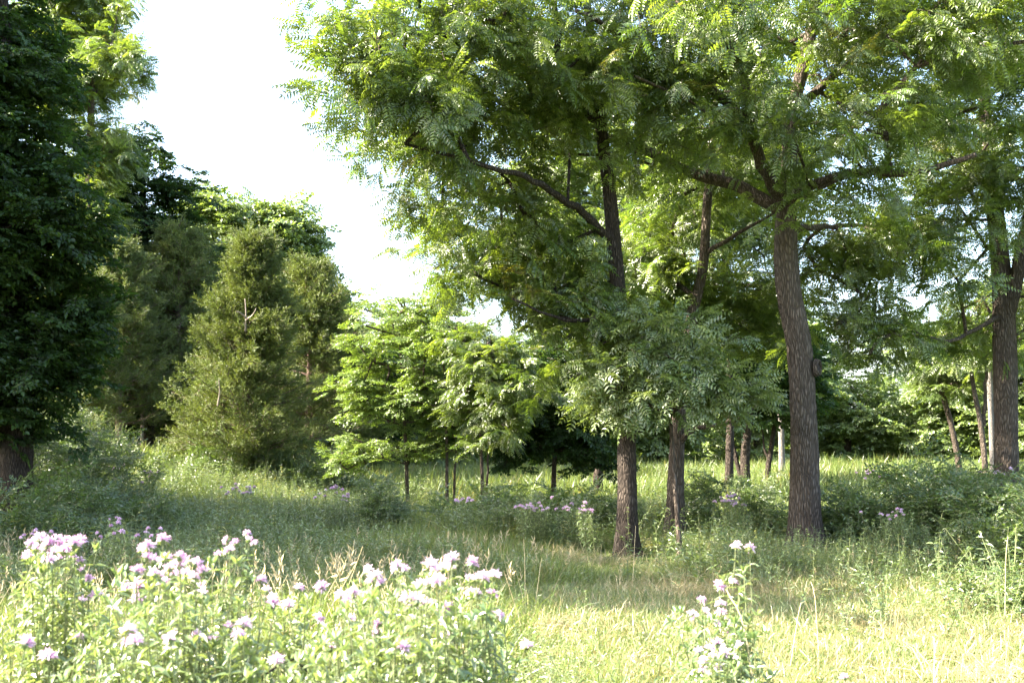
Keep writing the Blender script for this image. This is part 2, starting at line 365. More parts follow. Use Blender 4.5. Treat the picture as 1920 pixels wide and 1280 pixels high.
# ------------------------------------------------------------ tree builder
def trunk_mesh(pts, rad, sides, seed, flare=1.0, ridged=0.05):
    rg = np.random.default_rng(seed); pr = spline(np.column_stack([pts, rad]), .12); p = pr[:, :3]; r = pr[:, 3].copy()
    h = p[:, 2] - p[0, 2]; t = np.gradient(p, axis=0); V = []; ph = rg.uniform(0, 6.28, 4)
    ang = np.arange(sides) / sides * 2 * PI; up = np.array([0, 1.0, 0.])
    for i in range(len(p)):
        d = unit(t[i]); a = unit(np.cross(d, up)); b = np.cross(a, d)
        fl = flare * math.exp(-max(h[i], 0) / .38)
        rr = r[i] * (1 + .35 * fl + .30 * fl * (np.maximum(0, np.sin(ang * 3 + ph[0])) + .6 * np.maximum(0, np.sin(ang * 5 + ph[1])))
                     + ridged * np.sin(ang * 9 + h[i] * .9 + ph[2]) + ridged * .8 * np.sin(ang * 2 + h[i] * 1.7 + ph[3]) + rg.normal(0, ridged * .35, sides))
        V.append(p[i] + np.outer(np.cos(ang) * rr, a) + np.outer(np.sin(ang) * rr, b))
    V = np.vstack(V); n = len(p); F = []
    for i in range(n - 1):
        for j in range(sides):
            k = (j + 1) % sides; F.append((i * sides + j, i * sides + k, (i + 1) * sides + k, (i + 1) * sides + j))
    F.append(tuple(range((n - 1) * sides, n * sides)))
    return V, F, pr

def blob_centres(blobs, n, rg, base_pow=2.3):
    vol = np.array([(b[1] * b[2] * b[3]) for b in blobs]) ** .85; vol /= vol.sum()
    out = []; 
    for i in rg.choice(len(blobs), n, p=vol):
        c, rx, ry, rz = blobs[i]; d = unit(rg.normal(0, 1, 3)); u = rg.uniform() ** (1 / base_pow)
        out.append(c + d * u * np.array([rx, ry, rz]))
    return np.array(out)

def connect(nodes, centres, rg):
    """grow branches from the nearest wood to each foliage centre; returns tubes geometry"""
    pos = [np.array(p) for p in nodes]; par = [-1] * len(pos); order = np.argsort([np.min(np.linalg.norm(np.array(nodes) - c, axis=1)) for c in centres])
    arr = np.array(pos)
    for k in order:
        c = centres[k]; dv = c - arr; dist = np.linalg.norm(dv, axis=1) + np.maximum(0, -dv[:, 2]) * .8
        i = int(np.argmin(dist)); p0 = arr[i]; L = np.linalg.norm(c - p0); m = max(1, int(L / .7)); last = i; new = []
        for j in range(1, m + 1):
            u = j / m; q = p0 + (c - p0) * u + np.array([0, 0, 1]) * L * .13 * math.sin(PI * u) + rg.normal(0, .05, 3) * L * .4 * (u < 1)
            pos.append(q); par.append(last); last = len(pos) - 1; new.append(q)
        arr = np.vstack([arr, np.array(new)])
    n = len(pos); cnt = np.zeros(n); 
    child = set(par)
    for i in range(n - 1, -1, -1):
        if i not in child: cnt[i] = 1
        if par[i] >= 0: cnt[par[i]] += cnt[i]
    g = Geo()
    for i in range(n):
        if par[i] >= 0:
            r1 = .011 + .011 * cnt[i] ** .55; V, F = tube([pos[par[i]], pos[i]], [r1 * 1.15, r1], 5, cap=False); g.add(V, F)
    return g

def foliage(name, kind, centres, per, spread, scale, origin, parent, rg, tilt=.30, droop=.12, mid=None):
    n = len(centres) * per; C = np.repeat(centres, per, axis=0) + np.clip(rg.normal(0, 1, (n, 3)), -1.5, 1.5) * np.array([spread, spread, spread * .6])
    if mid is None: mid = centres.mean(axis=0)
    out = C - mid; yaw = np.arctan2(out[:, 1], out[:, 0]) + rg.normal(0, 1.0, n)
    rot = np.column_stack([rg.normal(0, tilt, n), rg.normal(droop, tilt, n), yaw])
    return scatter(name, kind, C - origin, rot, scale * rg.uniform(.75, 1.2, n), parent, int(rg.integers(1e6)))

def tree(name, label, bx, Y, trunk, radii, limbs, blobs, n, per, kind, bark='bark', spread=.34, scale=1.0, sides=14,
         group=None, seed=1, flare=1.0, tilt=.30, droop=.12, twigs=True, cat='tree', pow_=2.3, clear=()):
    """trunk: list of (px, py[, dY]) above the base; limbs: list of ([(px,py,dY)...], r0, r1); blobs: (px,py,dY,rpx,rpy[,depth])"""
    rg = np.random.default_rng(seed); b = P(bx, 900, Y); b[2] = float(ground_z(b[0], b[1])) - .05
    root = thing(name, label, cat, b, group)
    pts = [b] + [P(q[0], q[1], Y + (q[2] if len(q) > 2 else 0)) for q in trunk]
    radii = np.interp(np.linspace(0, 1, len(pts)), np.linspace(0, 1, len(radii)), radii)
    V, F, pr = trunk_mesh(np.array(pts), radii, sides, seed, flare)
    mesh_obj('trunk', V - b, F, M[bark], root, smooth_shade=True)
    wood = [p for p, r in zip(pr[:, :3], pr[:, 3]) if p[2] > b[2] + .35 * (pts[-1][2] - b[2])][::2] or [pr[-1, :3]]
    for lp, r0, r1 in limbs:
        q = np.array([P(a[0], a[1], Y + a[2]) for a in lp]); rr = np.linspace(r0, r1, len(q)); s = spline(np.column_stack([q, rr]), .2)
        s[1:-1, :3] += rg.normal(0, .012, (len(s) - 2, 3))
        V, F = tube(s[:, :3], s[:, 3], 9, .07, rg=rg); mesh_obj('limb', V - b, F, M[bark], root, smooth_shade=True); wood += list(s[::2, :3])
    BL = []
    for q in blobs:
        c = P(q[0], q[1], Y + q[2]); k = (Y + q[2]) / F_PX; rx, rz = q[3] * k, q[4] * k; ry = q[5] if len(q) > 5 else (rx + rz) / 2
        BL.append((c, rx, ry, rz))
    C = blob_centres(BL, n, rg, pow_)
    C = C[C[:, 2] > b[2] + .3]
    hole = np.sin(C[:, 0] * 2.1 + 1.3 * np.sin(C[:, 2] * 1.7 + seed)) + np.sin(C[:, 2] * 2.4 + 1.1 * np.sin(C[:, 0] * 1.3 + seed * 2)) + .7 * np.sin(C[:, 1] * 1.9 + seed)
    if kind == 'walnut': C = C[hole < .75]          # openings between the boughs
    for (px, py, rr) in clear:                        # boughs in front of the fork stay bare
        q = P(px, py, Y); t = (C[:, 1] / q[1])[:, None]; pr2 = np.array([0, 0, CAM_Z]) + (q - np.array([0, 0, CAM_Z])) * t
        C = C[~((C[:, 1] < Y + .6) & (np.linalg.norm(C - pr2, axis=1) < rr * C[:, 1] / F_PX))]
    if twigs:
        g = connect(wood, C, rg); o = Geo(); o.V = [v - b for v in g.V]; o.F = g.F; o.T = g.T; o.M = g.M; t = o.obj('branches', M[bark], root, True); t['kind'] = 'stuff'
    foliage('crown', kind, C, per, spread, scale, b, root, rg, tilt, droop)
    return root

def cedar(label, bx, Y, top, half, seed, n=170, per=7, group=None, r=.13, low=.12, dead=(), shape=.8, scale=1.0, base_py=890, lean=0.0):
    rg = np.random.default_rng(seed); b = P(bx, 900, Y); b[2] = float(ground_z(b[0], b[1])) - .05
    root = thing('cedar_tree', label, 'tree', b, group); tp = P(top[0], top[1], Y); H = tp[2] - b[2]; hw = half * Y / F_PX
    ax = lambda u: b + (tp - b) * u
    V, F, pr = trunk_mesh(np.array([ax(0), ax(.3), ax(.6), ax(.97)]), np.array([r, r * .8, r * .5, .015]), 10, seed, .7); mesh_obj('trunk', V - b, F, M['bark_cedar'], root, smooth_shade=True)
    g = Geo(); C = []; yaw = []
    for k in range(n):
        u = low + (1 - low) * rg.uniform() ** .9; u = u if rg.uniform() < .3 else min(.99, (math.floor(u * 11) + .3 + rg.uniform(0, .3)) / 11); a = rg.uniform(0, 2 * PI); prof = (1 - u) ** shape * min(1, .55 + u * 2.2)
        lob = 1 + .30 * math.sin(3 * a + 5 * u + seed) + .25 * math.sin(5 * a + 31 * u) + .18 * math.sin(7 * a - 9 * u + seed)
        L = hw * (prof + .04) * lob * rg.uniform(.55, 1.15); p0 = ax(u); d = np.array([math.cos(a), math.sin(a), 0])
        q = lambda v: p0 + d * L * v + np.array([0, 0, 1]) * L * (.05 * v + .33 * v * v * (u + .3))
        V, F = tube([q(0), q(.5), q(1)], [.018, .012, .004], 4, cap=False); g.add(V - b, F)
        for j in range(per):
            v = .35 + .65 * (j + rg.uniform()) / per; C.append(q(v) + rg.normal(0, .12, 3)); yaw.append(a)
    t = g.obj('branches', M['bark_cedar'], root, True); t['kind'] = 'stuff'
    C = np.array(C); yaw = np.array(yaw); m = len(C)
    rot = np.column_stack([rg.uniform(0, 6.28, m), rg.normal(-.45, .35, m), yaw + rg.normal(0, .6, m)])
    scatter('crown', 'cedar', C - b, rot, scale * rg.uniform(.8, 1.3, m), root, seed)
    for dp in dead:
        s = spline(np.array([P(q[0], q[1], Y + q[2]) for q in dp]), .12); V, F = tube(s, np.linspace(.03, .008, len(s)), 5, .1); mesh_obj('dead_branch', V - b, F, M['deadwood'], root, smooth_shade=True)
    return root

def shrub(name, label, px, Y, rx, h, seed, n=26, per=9, kind='shrub', group=None, scale=1.0, ry=None, cat='shrub'):
    """leafy mound, rx and h in metres"""
    rg = np.random.default_rng(seed); b = P(px, 900, Y); b[2] = float(ground_z(b[0], b[1])) - .03
    root = thing(name, label, cat, b, group); ry = ry or rx; C = []; g = Geo()
    for i in range(n):
        a = rg.uniform(0, 2 * PI); rr = rg.uniform() ** .5; z = h * (1 - .5 * rr ** 2) * (rg.uniform(.3, .95) if i % 4 else rg.uniform(.8, 1.3)); rr *= 1.0 if i % 5 else 1.25
        c = np.array([rx * rr * math.cos(a), ry * rr * math.sin(a), z]); C.append(c)
        V, F = tube([[c[0] * .15, c[1] * .15, 0], [c[0] * .55, c[1] * .55, z * .65], c], [.009, .006, .003], 4, cap=False); g.add(V, F)
    t = g.obj('stems', M['stem'], root, True); t['kind'] = 'stuff'
    C = np.array(C); m = len(C) * per; Q = np.repeat(C, per, axis=0) + rg.normal(0, .13, (m, 3)) * scale
    Q[:, 2] = np.maximum(Q[:, 2], .05)
    rot = np.column_stack([rg.normal(0, .4, m), rg.normal(-.25, .45, m), np.arctan2(Q[:, 1], Q[:, 0]) + rg.normal(0, 1, m)])
    scatter('foliage', kind, Q, rot, scale * rg.uniform(.6, 1.2, m), root, seed)
    return root

# ------------------------------------------------------------ ground
def build_ground():
    xs = np.concatenate([np.linspace(-900, -60, 12), np.linspace(-55, 55, 111), np.linspace(60, 900, 12)])
    ys = np.concatenate([np.linspace(-200, -5, 8), np.linspace(-4, 80, 120), np.linspace(85, 1500, 24)])
    X, Yy = np.meshgrid(xs, ys); Z = ground_z(X, Yy); V = np.column_stack([X.ravel(), Yy.ravel(), Z.ravel()]); nx = len(xs)
    F = [(j * nx + i, j * nx + i + 1, (j + 1) * nx + i + 1, (j + 1) * nx + i) for j in range(len(ys) - 1) for i in range(nx - 1)]
    o = mesh_obj('ground', V, F, ground_mat(), smooth_shade=True); o['kind'] = 'structure'
build_ground()

# ------------------------------------------------------------ big trees on the right
A = tree('walnut_tree', 'largest walnut, its thick grey ridged trunk bearing a round knothole', 1511, 18.5,
     [(1511, 1000), (1509, 900), (1507, 780), (1498, 650), (1478, 540), (1473, 440), (1476, 380), (1480, 300), (1484, 220), (1520, 60, .2), (1540, -80, .3), (1560, -260, .4)],
     [.25, .225, .215, .205, .195, .185, .17, .14, .125, .105, .09, .07, .05],
     [([(1474, 390, 0), (1440, 330, -.3), (1405, 240, -.6), (1395, 140, -.9), (1345, 40, -1.2), (1300, -120, -1.5)], .115, .04),
      ([(1486, 225, 0), (1530, 170, .3), (1600, 120, .5), (1720, 50, .8), (1820, -60, 1.0)], .085, .03),
      ([(1478, 375, 0), (1540, 340, -.5), (1620, 322, -1.0), (1720, 322, -1.6), (1830, 290, -2.2)], .10, .035),
      ([(1476, 400, 0), (1380, 350, .6), (1300, 325, .9), (1170, 265, 1.2), (1080, 258, 1.4), (1010, 238, 1.5), (940, 225, 1.7)], .12, .035),
      ([(1524, 60, .2), (1590, -20, -.4), (1640, -160, -1)], .10, .04),
      ([(1400, 230, -.6), (1290, 130, -1.2), (1180, 70, -1.8), (1080, 20, -2.4)], .08, .03),
      ([(1476, 430, 0), (1560, 425, 1), (1680, 420, 1.8)], .06, .025)],
     [(1260, 60, -2, 230, 150), (1450, 0, -1, 260, 170), (1660, 90, 0, 220, 170), (1800, 30, -2, 180, 120), (1560, 280, -1.5, 170, 110), (1330, 240, -1, 170, 110),
      (1680, 300, -1, 160, 100), (1130, 170, 1, 170, 120), (1500, -200, 0, 200, 110), (1350, -40, -4.5, 160, 60), (1250, 330, 1, 120, 90), (1620, 470, 1.5, 130, 110), (1620, 610, 1.5, 80, 70), (1680, 730, 1.2, 50, 30), (1590, 720, 1.5, 50, 60), (1400, 130, 2.2, 200, 170)],  # the forward blob high overhead is added to dapple the sun on the grass
     225, 12, 'walnut', sides=26, seed=11, scale=.76, spread=.42, tilt=.55, clear=[(1478, 430, 60), (1475, 350, 25), (1430, 300, 22), (1530, 60, 42), (1510, 140, 25), (1360, 60, 28), (1690, 70, 30)])
# the knothole on the big trunk
def knothole():
    c = P(1522, 690, 18.5); g = Geo(); s = c + np.array([.07, -.155, 0]) - np.array(A.location)
    ang = np.linspace(0, 2 * PI, 17)[:-1]; rings = [(.10, .145, -.05), (.085, .125, .015), (.062, .10, .02), (.055, .085, -.04)]
    d = unit(np.array([.75, -.65, 0])); sd = np.array([-d[1], d[0], 0]); V = []
    for rx, rz, off in rings: V.append(s + d * off + np.outer(np.cos(ang) * rx, sd) + np.outer(np.sin(ang) * rz, [0, 0, 1]))
    F = [(i * 16 + j, i * 16 + (j + 1) % 16, (i + 1) * 16 + (j + 1) % 16, (i + 1) * 16 + j) for i in range(3) for j in range(16)]
    k = mesh_obj('knothole', np.vstack(V), F, M['bark'], A, smooth_shade=True)
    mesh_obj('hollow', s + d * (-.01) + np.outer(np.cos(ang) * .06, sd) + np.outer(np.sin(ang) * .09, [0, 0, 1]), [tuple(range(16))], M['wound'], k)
knothole()

tree('walnut_tree', 'walnut with slim dark straight trunk, its crown reaching far left against the sky', 1178, 18.0,
     [(1177, 1000), (1176, 880), (1174, 760), (1165, 620), (1152, 470), (1140, 340), (1122, 200), (1118, 150), (1100, 0), (1080, -180)],
     [.165, .15, .14, .135, .125, .115, .10, .09, .08, .06, .04],
     [([(1150, 450, 0), (1080, 390, -.8), (1000, 340, -1.6), (900, 310, -2.4), (760, 270, -3)], .07, .02),
      ([(1122, 200, 0), (1180, 120, .4), (1230, 40, .8)], .05, .02),
      ([(1125, 230, 0), (1020, 150, -1), (900, 90, -2), (760, 60, -3), (660, 90, -3.6)], .07, .02),
      ([(1158, 560, 0), (1060, 545, .8), (980, 500, 1.4), (900, 450, 1.8)], .05, .02),
      ([(1160, 590, 0), (1060, 600, -.6), (960, 560, -1)], .04, .015)],
     [(720, 160, -3.4, 110, 110), (690, 290, -3, 60, 50), (830, 60, -2.4, 170, 120), (850, 240, -1.6, 130, 100), (960, 130, -1, 190, 150), (1000, 340, 0, 140, 110), (900, 430, 1, 90, 80), (1040, 500, .5, 130, 100),
      (1090, 640, 0, 110, 90), (640, 60, -3.6, 50, 50), (640, 210, -3.5, 55, 30), (680, 320, -3, 45, 30), (820, 400, -1, 45, 45), (620, 120, -3.6, 40, 40), (910, 500, 0, 45, 40), (900, -130, -1, 170, 90), (1010, 600, 1, 80, 60), (960, 500, 1.5, 80, 80)],
     205, 13, 'walnut', sides=14, seed=22, scale=.70, spread=.40, bark='bark_dark', tilt=.55, clear=[(1130, 240, 45), (1150, 480, 40), (1150, 420, 35), (1080, 260, 30)])

tree('walnut_tree', 'walnut with half sunlit brown trunk between the slim dark trunk and the thick one', 1264, 20.6,
     [(1266, 960), (1268, 880), (1272, 800), (1280, 700), (1296, 600), (1318, 500), (1326, 380), (1340, 200), (1350, 40)],
     [.165, .15, .14, .125, .11, .10, .09, .08, .06, .04],
     [([(1273, 835, 0), (1290, 812, -.2), (1330, 798, -.4), (1380, 788, -.8), (1440, 740, -1)], .06, .02),
      ([(1270, 790, 0), (1262, 740, -.6), (1230, 690, -1.2), (1190, 640, -1.8)], .05, .018),
      ([(1305, 560, 0), (1230, 500, .5), (1160, 480, 1)], .05, .02),
      ([(1318, 480, 0), (1380, 440, -.3), (1450, 400, -.5)], .05, .02)],
     [(1300, 480, 1, 150, 120), (1220, 560, 1.5, 130, 90), (1390, 600, 1.5, 100, 120), (1350, 340, 2, 140, 100), (1380, 740, .5, 80, 55), (1420, 480, 1.5, 80, 90)],
     80, 13, 'walnut', sides=16, seed=33, scale=.80, spread=.42, tilt=.55)

tree('ash_sapling', 'young ash with pale feathery leaves in front of the half sunlit trunk', 1275, 17.4,
     [(1262, 860), (1256, 780), (1250, 700), (1252, 640)], [.035, .03, .026, .02, .012],
     [([(1256, 780, 0), (1300, 740, -.4), (1360, 720, -.7)], .018, .008), ([(1254, 740, 0), (1200, 700, -.5), (1160, 690, -.8)], .018, .008)],
     [(1240, 650, -.3, 60, 45), (1195, 690, -.6, 45, 35), (1290, 690, -.5, 60, 40), (1255, 750, -.4, 50, 28), (1355, 735, -.2, 35, 22), (1150, 730, -.1, 25, 40), (1320, 640, .1, 30, 18)],
     48, 6, 'ash', seed=44, spread=.22, tilt=.5, sides=8, scale=.78, droop=.15)

tree('walnut_tree', 'walnut with a dark forked trunk patched with sun, at the right edge behind the brambles', 1890, 22,
     [(1888, 900), (1886, 760), (1884, 640), (1880, 540), (1866, 400), (1852, 280), (1846, 180), (1850, 40), (1860, -120)],
     [.235, .22, .215, .205, .20, .17, .15, .12, .10, .08, .05],
     [([(1884, 600, 0), (1905, 520, -.2), (1925, 430, -.4), (1950, 300, -.6), (1990, 100, -.8)], .15, .07),
      ([(1882, 590, 0), (1840, 610, -.6), (1780, 640, -1), (1710, 620, -1.4)], .05, .02),
      ([(1858, 350, 0), (1930, 310, .5), (2010, 240, 1)], .07, .03),
      ([(1846, 190, 0), (1800, 120, -.4), (1740, 60, -.8)], .06, .025)],
     [(1850, 120, -2, 150, 120), (1900, 330, -1, 110, 120), (1780, 440, -1, 140, 100), (1660, 480, 0, 90, 60), (2040, 200, 0, 120, 130), (1900, -120, 0, 150, 100), (1740, 560, -1, 90, 70), (1830, 600, .5, 80, 60), (2020, 500, 0, 120, 140), (1800, 240, 0, 120, 100)],
     150, 12, 'walnut', sides=20, seed=55, scale=.80, spread=.42, bark='bark', tilt=.55)

# a tree just out of frame on the right whose low branches hang into view
# ------------------------------------------------------------ thin young trees, middle
tree('elm_sapling', 'light green young elm with tiered branches, leftmost of the thin young trees', 768, 27.5,
     [(764, 930), (762, 860), (758, 780), (752, 680), (745, 590)], [.055, .05, .045, .035, .025, .012],
     [([(762, 870, 0), (720, 860, -.2), (660, 850, -.3)], .02, .008), ([(758, 800, 0), (710, 780, 0), (650, 775, .1)], .02, .008), ([(755, 740, 0), (700, 720, -.1), (630, 725, 0)], .018, .007)],
     [(745, 640, 0, 75, 70), (700, 700, 0, 60, 25), (655, 725, 0, 45, 14), (670, 770, 0, 55, 18), (690, 840, 0, 60, 22), (665, 875, 0, 40, 12), (740, 740, 0, 80, 60), (790, 820, 0, 50, 60), (740, 590, 0, 60, 40), (680, 660, .3, 45, 14)],
     150, 7, 'elm', sides=7, seed=61, spread=.2, scale=.68, tilt=.22, flare=.3, pow_=3)
tree('elm_sapling', 'twin stemmed thin young tree beside the leftmost light green elm', 840, 27,
     [(838, 920), (838, 850), (836, 760), (832, 680), (825, 590)], [.045, .042, .038, .03, .02, .01],
     [([(852, 960, .1), (853, 880, .1), (858, 800, .1), (868, 700, 0)], .035, .01)],
     [(830, 640, 0, 60, 60), (860, 730, 0, 55, 60), (800, 730, 0, 40, 40), (850, 810, 0, 50, 50), (830, 570, .3, 45, 40), (890, 680, .4, 40, 35)],
     80, 6, 'elm', sides=7, seed=62, spread=.22, scale=.72, tilt=.3, flare=.3)
tree('walnut_sapling', 'young dark green tree on two close thin trunks, middle of the row of young trees', 905, 26,
     [(905, 920), (903, 860), (900, 780), (905, 700), (915, 640)], [.045, .04, .036, .03, .02, .012],
     [([(912, 962, .1), (912, 900, .1), (920, 820, 0), (945, 740, 0)], .035, .01)],
     [(920, 700, 0, 75, 50), (880, 640, .3, 50, 30), (980, 740, 0, 60, 50), (930, 790, 0, 60, 50), (975, 660, .4, 60, 35), (870, 760, .3, 40, 40)],
     75, 7, 'walnut', sides=7, seed=63, spread=.25, scale=.66, tilt=.35, flare=.3)
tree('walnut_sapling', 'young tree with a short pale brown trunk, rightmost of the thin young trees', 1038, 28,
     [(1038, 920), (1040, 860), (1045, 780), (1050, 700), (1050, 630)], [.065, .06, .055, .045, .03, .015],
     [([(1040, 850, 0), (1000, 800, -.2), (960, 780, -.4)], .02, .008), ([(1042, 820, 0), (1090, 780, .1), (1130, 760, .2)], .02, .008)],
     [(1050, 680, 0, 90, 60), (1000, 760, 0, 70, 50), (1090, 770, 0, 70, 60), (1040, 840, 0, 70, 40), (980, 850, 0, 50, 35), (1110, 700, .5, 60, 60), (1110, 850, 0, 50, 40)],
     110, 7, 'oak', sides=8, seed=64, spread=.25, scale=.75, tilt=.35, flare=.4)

# ------------------------------------------------------------ left forest edge
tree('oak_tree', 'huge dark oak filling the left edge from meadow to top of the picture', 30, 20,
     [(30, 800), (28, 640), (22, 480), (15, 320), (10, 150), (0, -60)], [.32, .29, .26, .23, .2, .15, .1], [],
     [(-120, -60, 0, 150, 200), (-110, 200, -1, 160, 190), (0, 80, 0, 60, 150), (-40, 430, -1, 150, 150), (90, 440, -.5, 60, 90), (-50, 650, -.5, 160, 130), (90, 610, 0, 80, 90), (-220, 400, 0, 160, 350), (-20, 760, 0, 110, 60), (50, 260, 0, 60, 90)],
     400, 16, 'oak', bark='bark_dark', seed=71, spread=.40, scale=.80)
tree('walnut_tree', 'tall walnut whose bright leaves show against the sky behind the huge dark oak', 175, 42,
     [(175, 780), (172, 600), (168, 400), (170, 250), (175, 80)], [.25, .22, .2, .17, .13, .08],
     [([(170, 200, 0), (200, 130, 0), (235, 110, 0)], .05, .02), ([(170, 320, 0), (215, 280, 0), (250, 300, 0)], .05, .02)],
     [(170, 40, 0, 75, 75), (215, 40, -2, 40, 60), (205, 110, -2, 50, 60), (225, 90, -3, 30, 30), (150, 180, 0, 80, 90), (190, 280, 0, 70, 70), (110, 60, 0, 90, 120), (150, 420, 0, 90, 120), (130, 650, 0, 90, 150)],
     270, 12, 'walnut', seed=72, spread=.45, scale=1.1, tilt=.45)
tree('hackberry_tree', 'dense leafy tree with sunlit rims, next in the treeline right of the tall walnut', 280, 45,
     [(280, 780), (276, 600), (270, 450), (268, 300)], [.24, .2, .18, .14, .08], [([(272, 430, 0), (300, 370, 0), (345, 340, 0)], .06, .02)],
     [(255, 290, 0, 60, 75), (310, 360, 0, 60, 50), (240, 430, 0, 90, 110), (330, 450, .5, 60, 70), (280, 600, .5, 100, 130), (330, 340, .4, 40, 30), (200, 330, 0, 60, 70)],
     190, 9, 'oak', bark='bark_dark', seed=73, spread=.45, scale=1.15)
tree('hackberry_tree', 'pale green rounded tree behind the sunlit cedar, its top against the white sky', 440, 50,
     [(440, 800), (440, 600), (445, 450)], [.3, .27, .2, .1], [],
     [(400, 400, 0, 50, 50), (460, 410, 0, 60, 55), (515, 425, 0, 45, 50), (390, 520, 0, 70, 90), (480, 540, .5, 80, 80), (430, 660, 0, 110, 120)],
     200, 9, 'far', seed=74, spread=.5, scale=1.35)
tree('hackberry_tree', 'pale green tree right of the rounded pale one, standing above the dark cedar', 550, 50,
     [(548, 800), (545, 600), (545, 480)], [.28, .25, .18, .1], [([(546, 560, 0), (575, 500, 0), (590, 480, 0)], .06, .02)],
     [(540, 430, 0, 45, 45), (565, 480, 0, 38, 40), (520, 520, 0, 60, 80), (570, 600, 0, 60, 70)],
     120, 9, 'far', seed=75, spread=.45, scale=1.3)
cedar('bright sunlit red cedar with drooping skirts and bare pale branches near its top', 452, 31, (478, 455), 185, 81, n=230, per=12, r=.17, low=.07, shape=1.3, scale=.9,
      dead=[[(460, 620, -.9), (461, 585, -1.0), (459, 560, -1.0)], [(461, 596, -1.0), (450, 586, -1.3), (443, 584, -1.5)], [(461, 600, -1.0), (474, 590, -1.3), (480, 578, -1.4)],
            [(408, 760, -2.2), (412, 735, -2.3), (410, 712, -2.4)]])
cedar('dark red cedar right of the sunlit cedar, shaded from base to tip', 575, 38, (585, 500), 115, 82, n=230, per=8, r=.15, low=.10, shape=.6)
cedar('low dark cedar between the shaded cedar and the first light green elm', 640, 40, (640, 610), 90, 87, n=200, per=8, r=.13, low=.08, shape=.6)
cedar('dark cedar left of the sunlit cedar, deep in the forest shade', 335, 43, (335, 440), 125, 83, n=300, per=8, r=.16, low=.16, shape=.55)
cedar('dark cedar in the deepest shade with its thin trunk standing clear below', 225, 40, (215, 470), 120, 84, n=280, per=8, r=.14, low=.22, shape=.5)
cedar('dark cedar beside the foot of the huge oak, its low limbs bare', 130, 37, (135, 520), 110, 85, n=220, per=8, r=.13, low=.24, shape=.5)

# trees out of view to the left, whose shade falls on the forest edge
for i, (x, y, h, r) in enumerate([(-14.2, 13, 13, 3.8), (-18, 20, 16, 4.6), (-25, 43, 10, 5)]):
    px = 960 + x / y * F_PX; k = F_PX / y
    tree('oak_tree', ['dark oak standing just left of the picture at the forest edge', 'broad dark oak further back beyond the left edge', 'dark oak deep in the wood beyond the left edge', 'farthest dark oak of the wood beyond the left edge'][i], px, y,
         [(px, 840 - h * .35 * k), (px, 840 - h * .8 * k)], [.3, .24, .1], [],
         [(px, 840 - h * .72 * k, 0, r * k, h * .24 * k), (px, 840 - h * .42 * k, 0, r * .9 * k, h * .24 * k)], 170, 9, 'oak', bark='bark_dark', seed=90 + i, spread=.5, scale=1.4, twigs=False)

# ------------------------------------------------------------ treeline far behind
bk = [(625, 56, 545, 45, 'pale green treetop left of the gap of sky'), (700, 58, 560, 60, 'pale green tree behind the first light green elm'), (775, 60, 575, 50, 'pale tree filling the dip of the far treeline'),
      (835, 52, 555, 45, 'pale feathery tree at the right end of the open sky'), (955, 54, 615, 65, 'pale leafy tree under the hanging walnut branches'), (1060, 56, 590, 70, 'distant tree behind the young brown trunked tree'),
      (1230, 58, 560, 90, 'distant tree seen between the dark trunk and half sunlit trunk'), (1420, 60, 560, 90, 'distant tree behind the forked far trunk'),
      (1590, 62, 620, 75, 'pale distant tree just right of the thickest trunk'), (1690, 66, 700, 60, 'pale distant tree below the patch of sky'), (1790, 60, 600, 75, 'pale distant tree behind the leaning trunk'), (1900, 58, 500, 90, 'pale distant tree at the right edge'), (2010, 56, 480, 90, 'distant tree beyond the right edge')]
for i, (px, Y, top, rx, lb) in enumerate(bk):
    h = 880 - top
    tree('hackberry_tree', lb, px, Y, [(px, 780), (px + 4, top + h * .35)], [.2, .16, .08], [],
         [(px, top + h * .25, 0, rx * .8, h * .25), (px - rx * .3, top + h * .55, 0, rx * .9, h * .28), (px + rx * .35, top + h * .6, -.5, rx * .9, h * .3), (px, top + h * .85, 0, rx * 1.1, h * .2)],
         int(60 + rx * h / 420), 8, 'far', seed=100 + i, spread=.5, scale=1.25, twigs=False, group='pale trees of the far treeline')
# far hedge mass closing the view under the trees
def far_wood():
    rg = np.random.default_rng(5); n = 6500
    x = rg.uniform(-42, 46, n); y = 66 + rg.uniform(0, 9, n) - np.abs(x) * .12; z = ground_z(x, y) + rg.uniform(0, 1, n) ** 1.3 * (3.2 + 1.2 * np.sin(x * .5) + .9 * np.sin(x * 1.3 + 1) + 3.0 * smooth(-5, -16, x))
    rot = np.column_stack([rg.normal(0, .4, n), rg.normal(0, .4, n), rg.uniform(0, 6.28, n)])
    scatter('far_woodland', 'far', np.column_stack([x, y, z]), rot, rg.uniform(1.3, 2.0, n), None, 3)
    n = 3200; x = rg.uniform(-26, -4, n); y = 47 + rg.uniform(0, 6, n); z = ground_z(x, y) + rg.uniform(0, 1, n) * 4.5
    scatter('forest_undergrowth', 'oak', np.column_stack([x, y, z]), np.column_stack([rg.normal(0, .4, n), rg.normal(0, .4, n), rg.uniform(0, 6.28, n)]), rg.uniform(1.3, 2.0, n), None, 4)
far_wood()

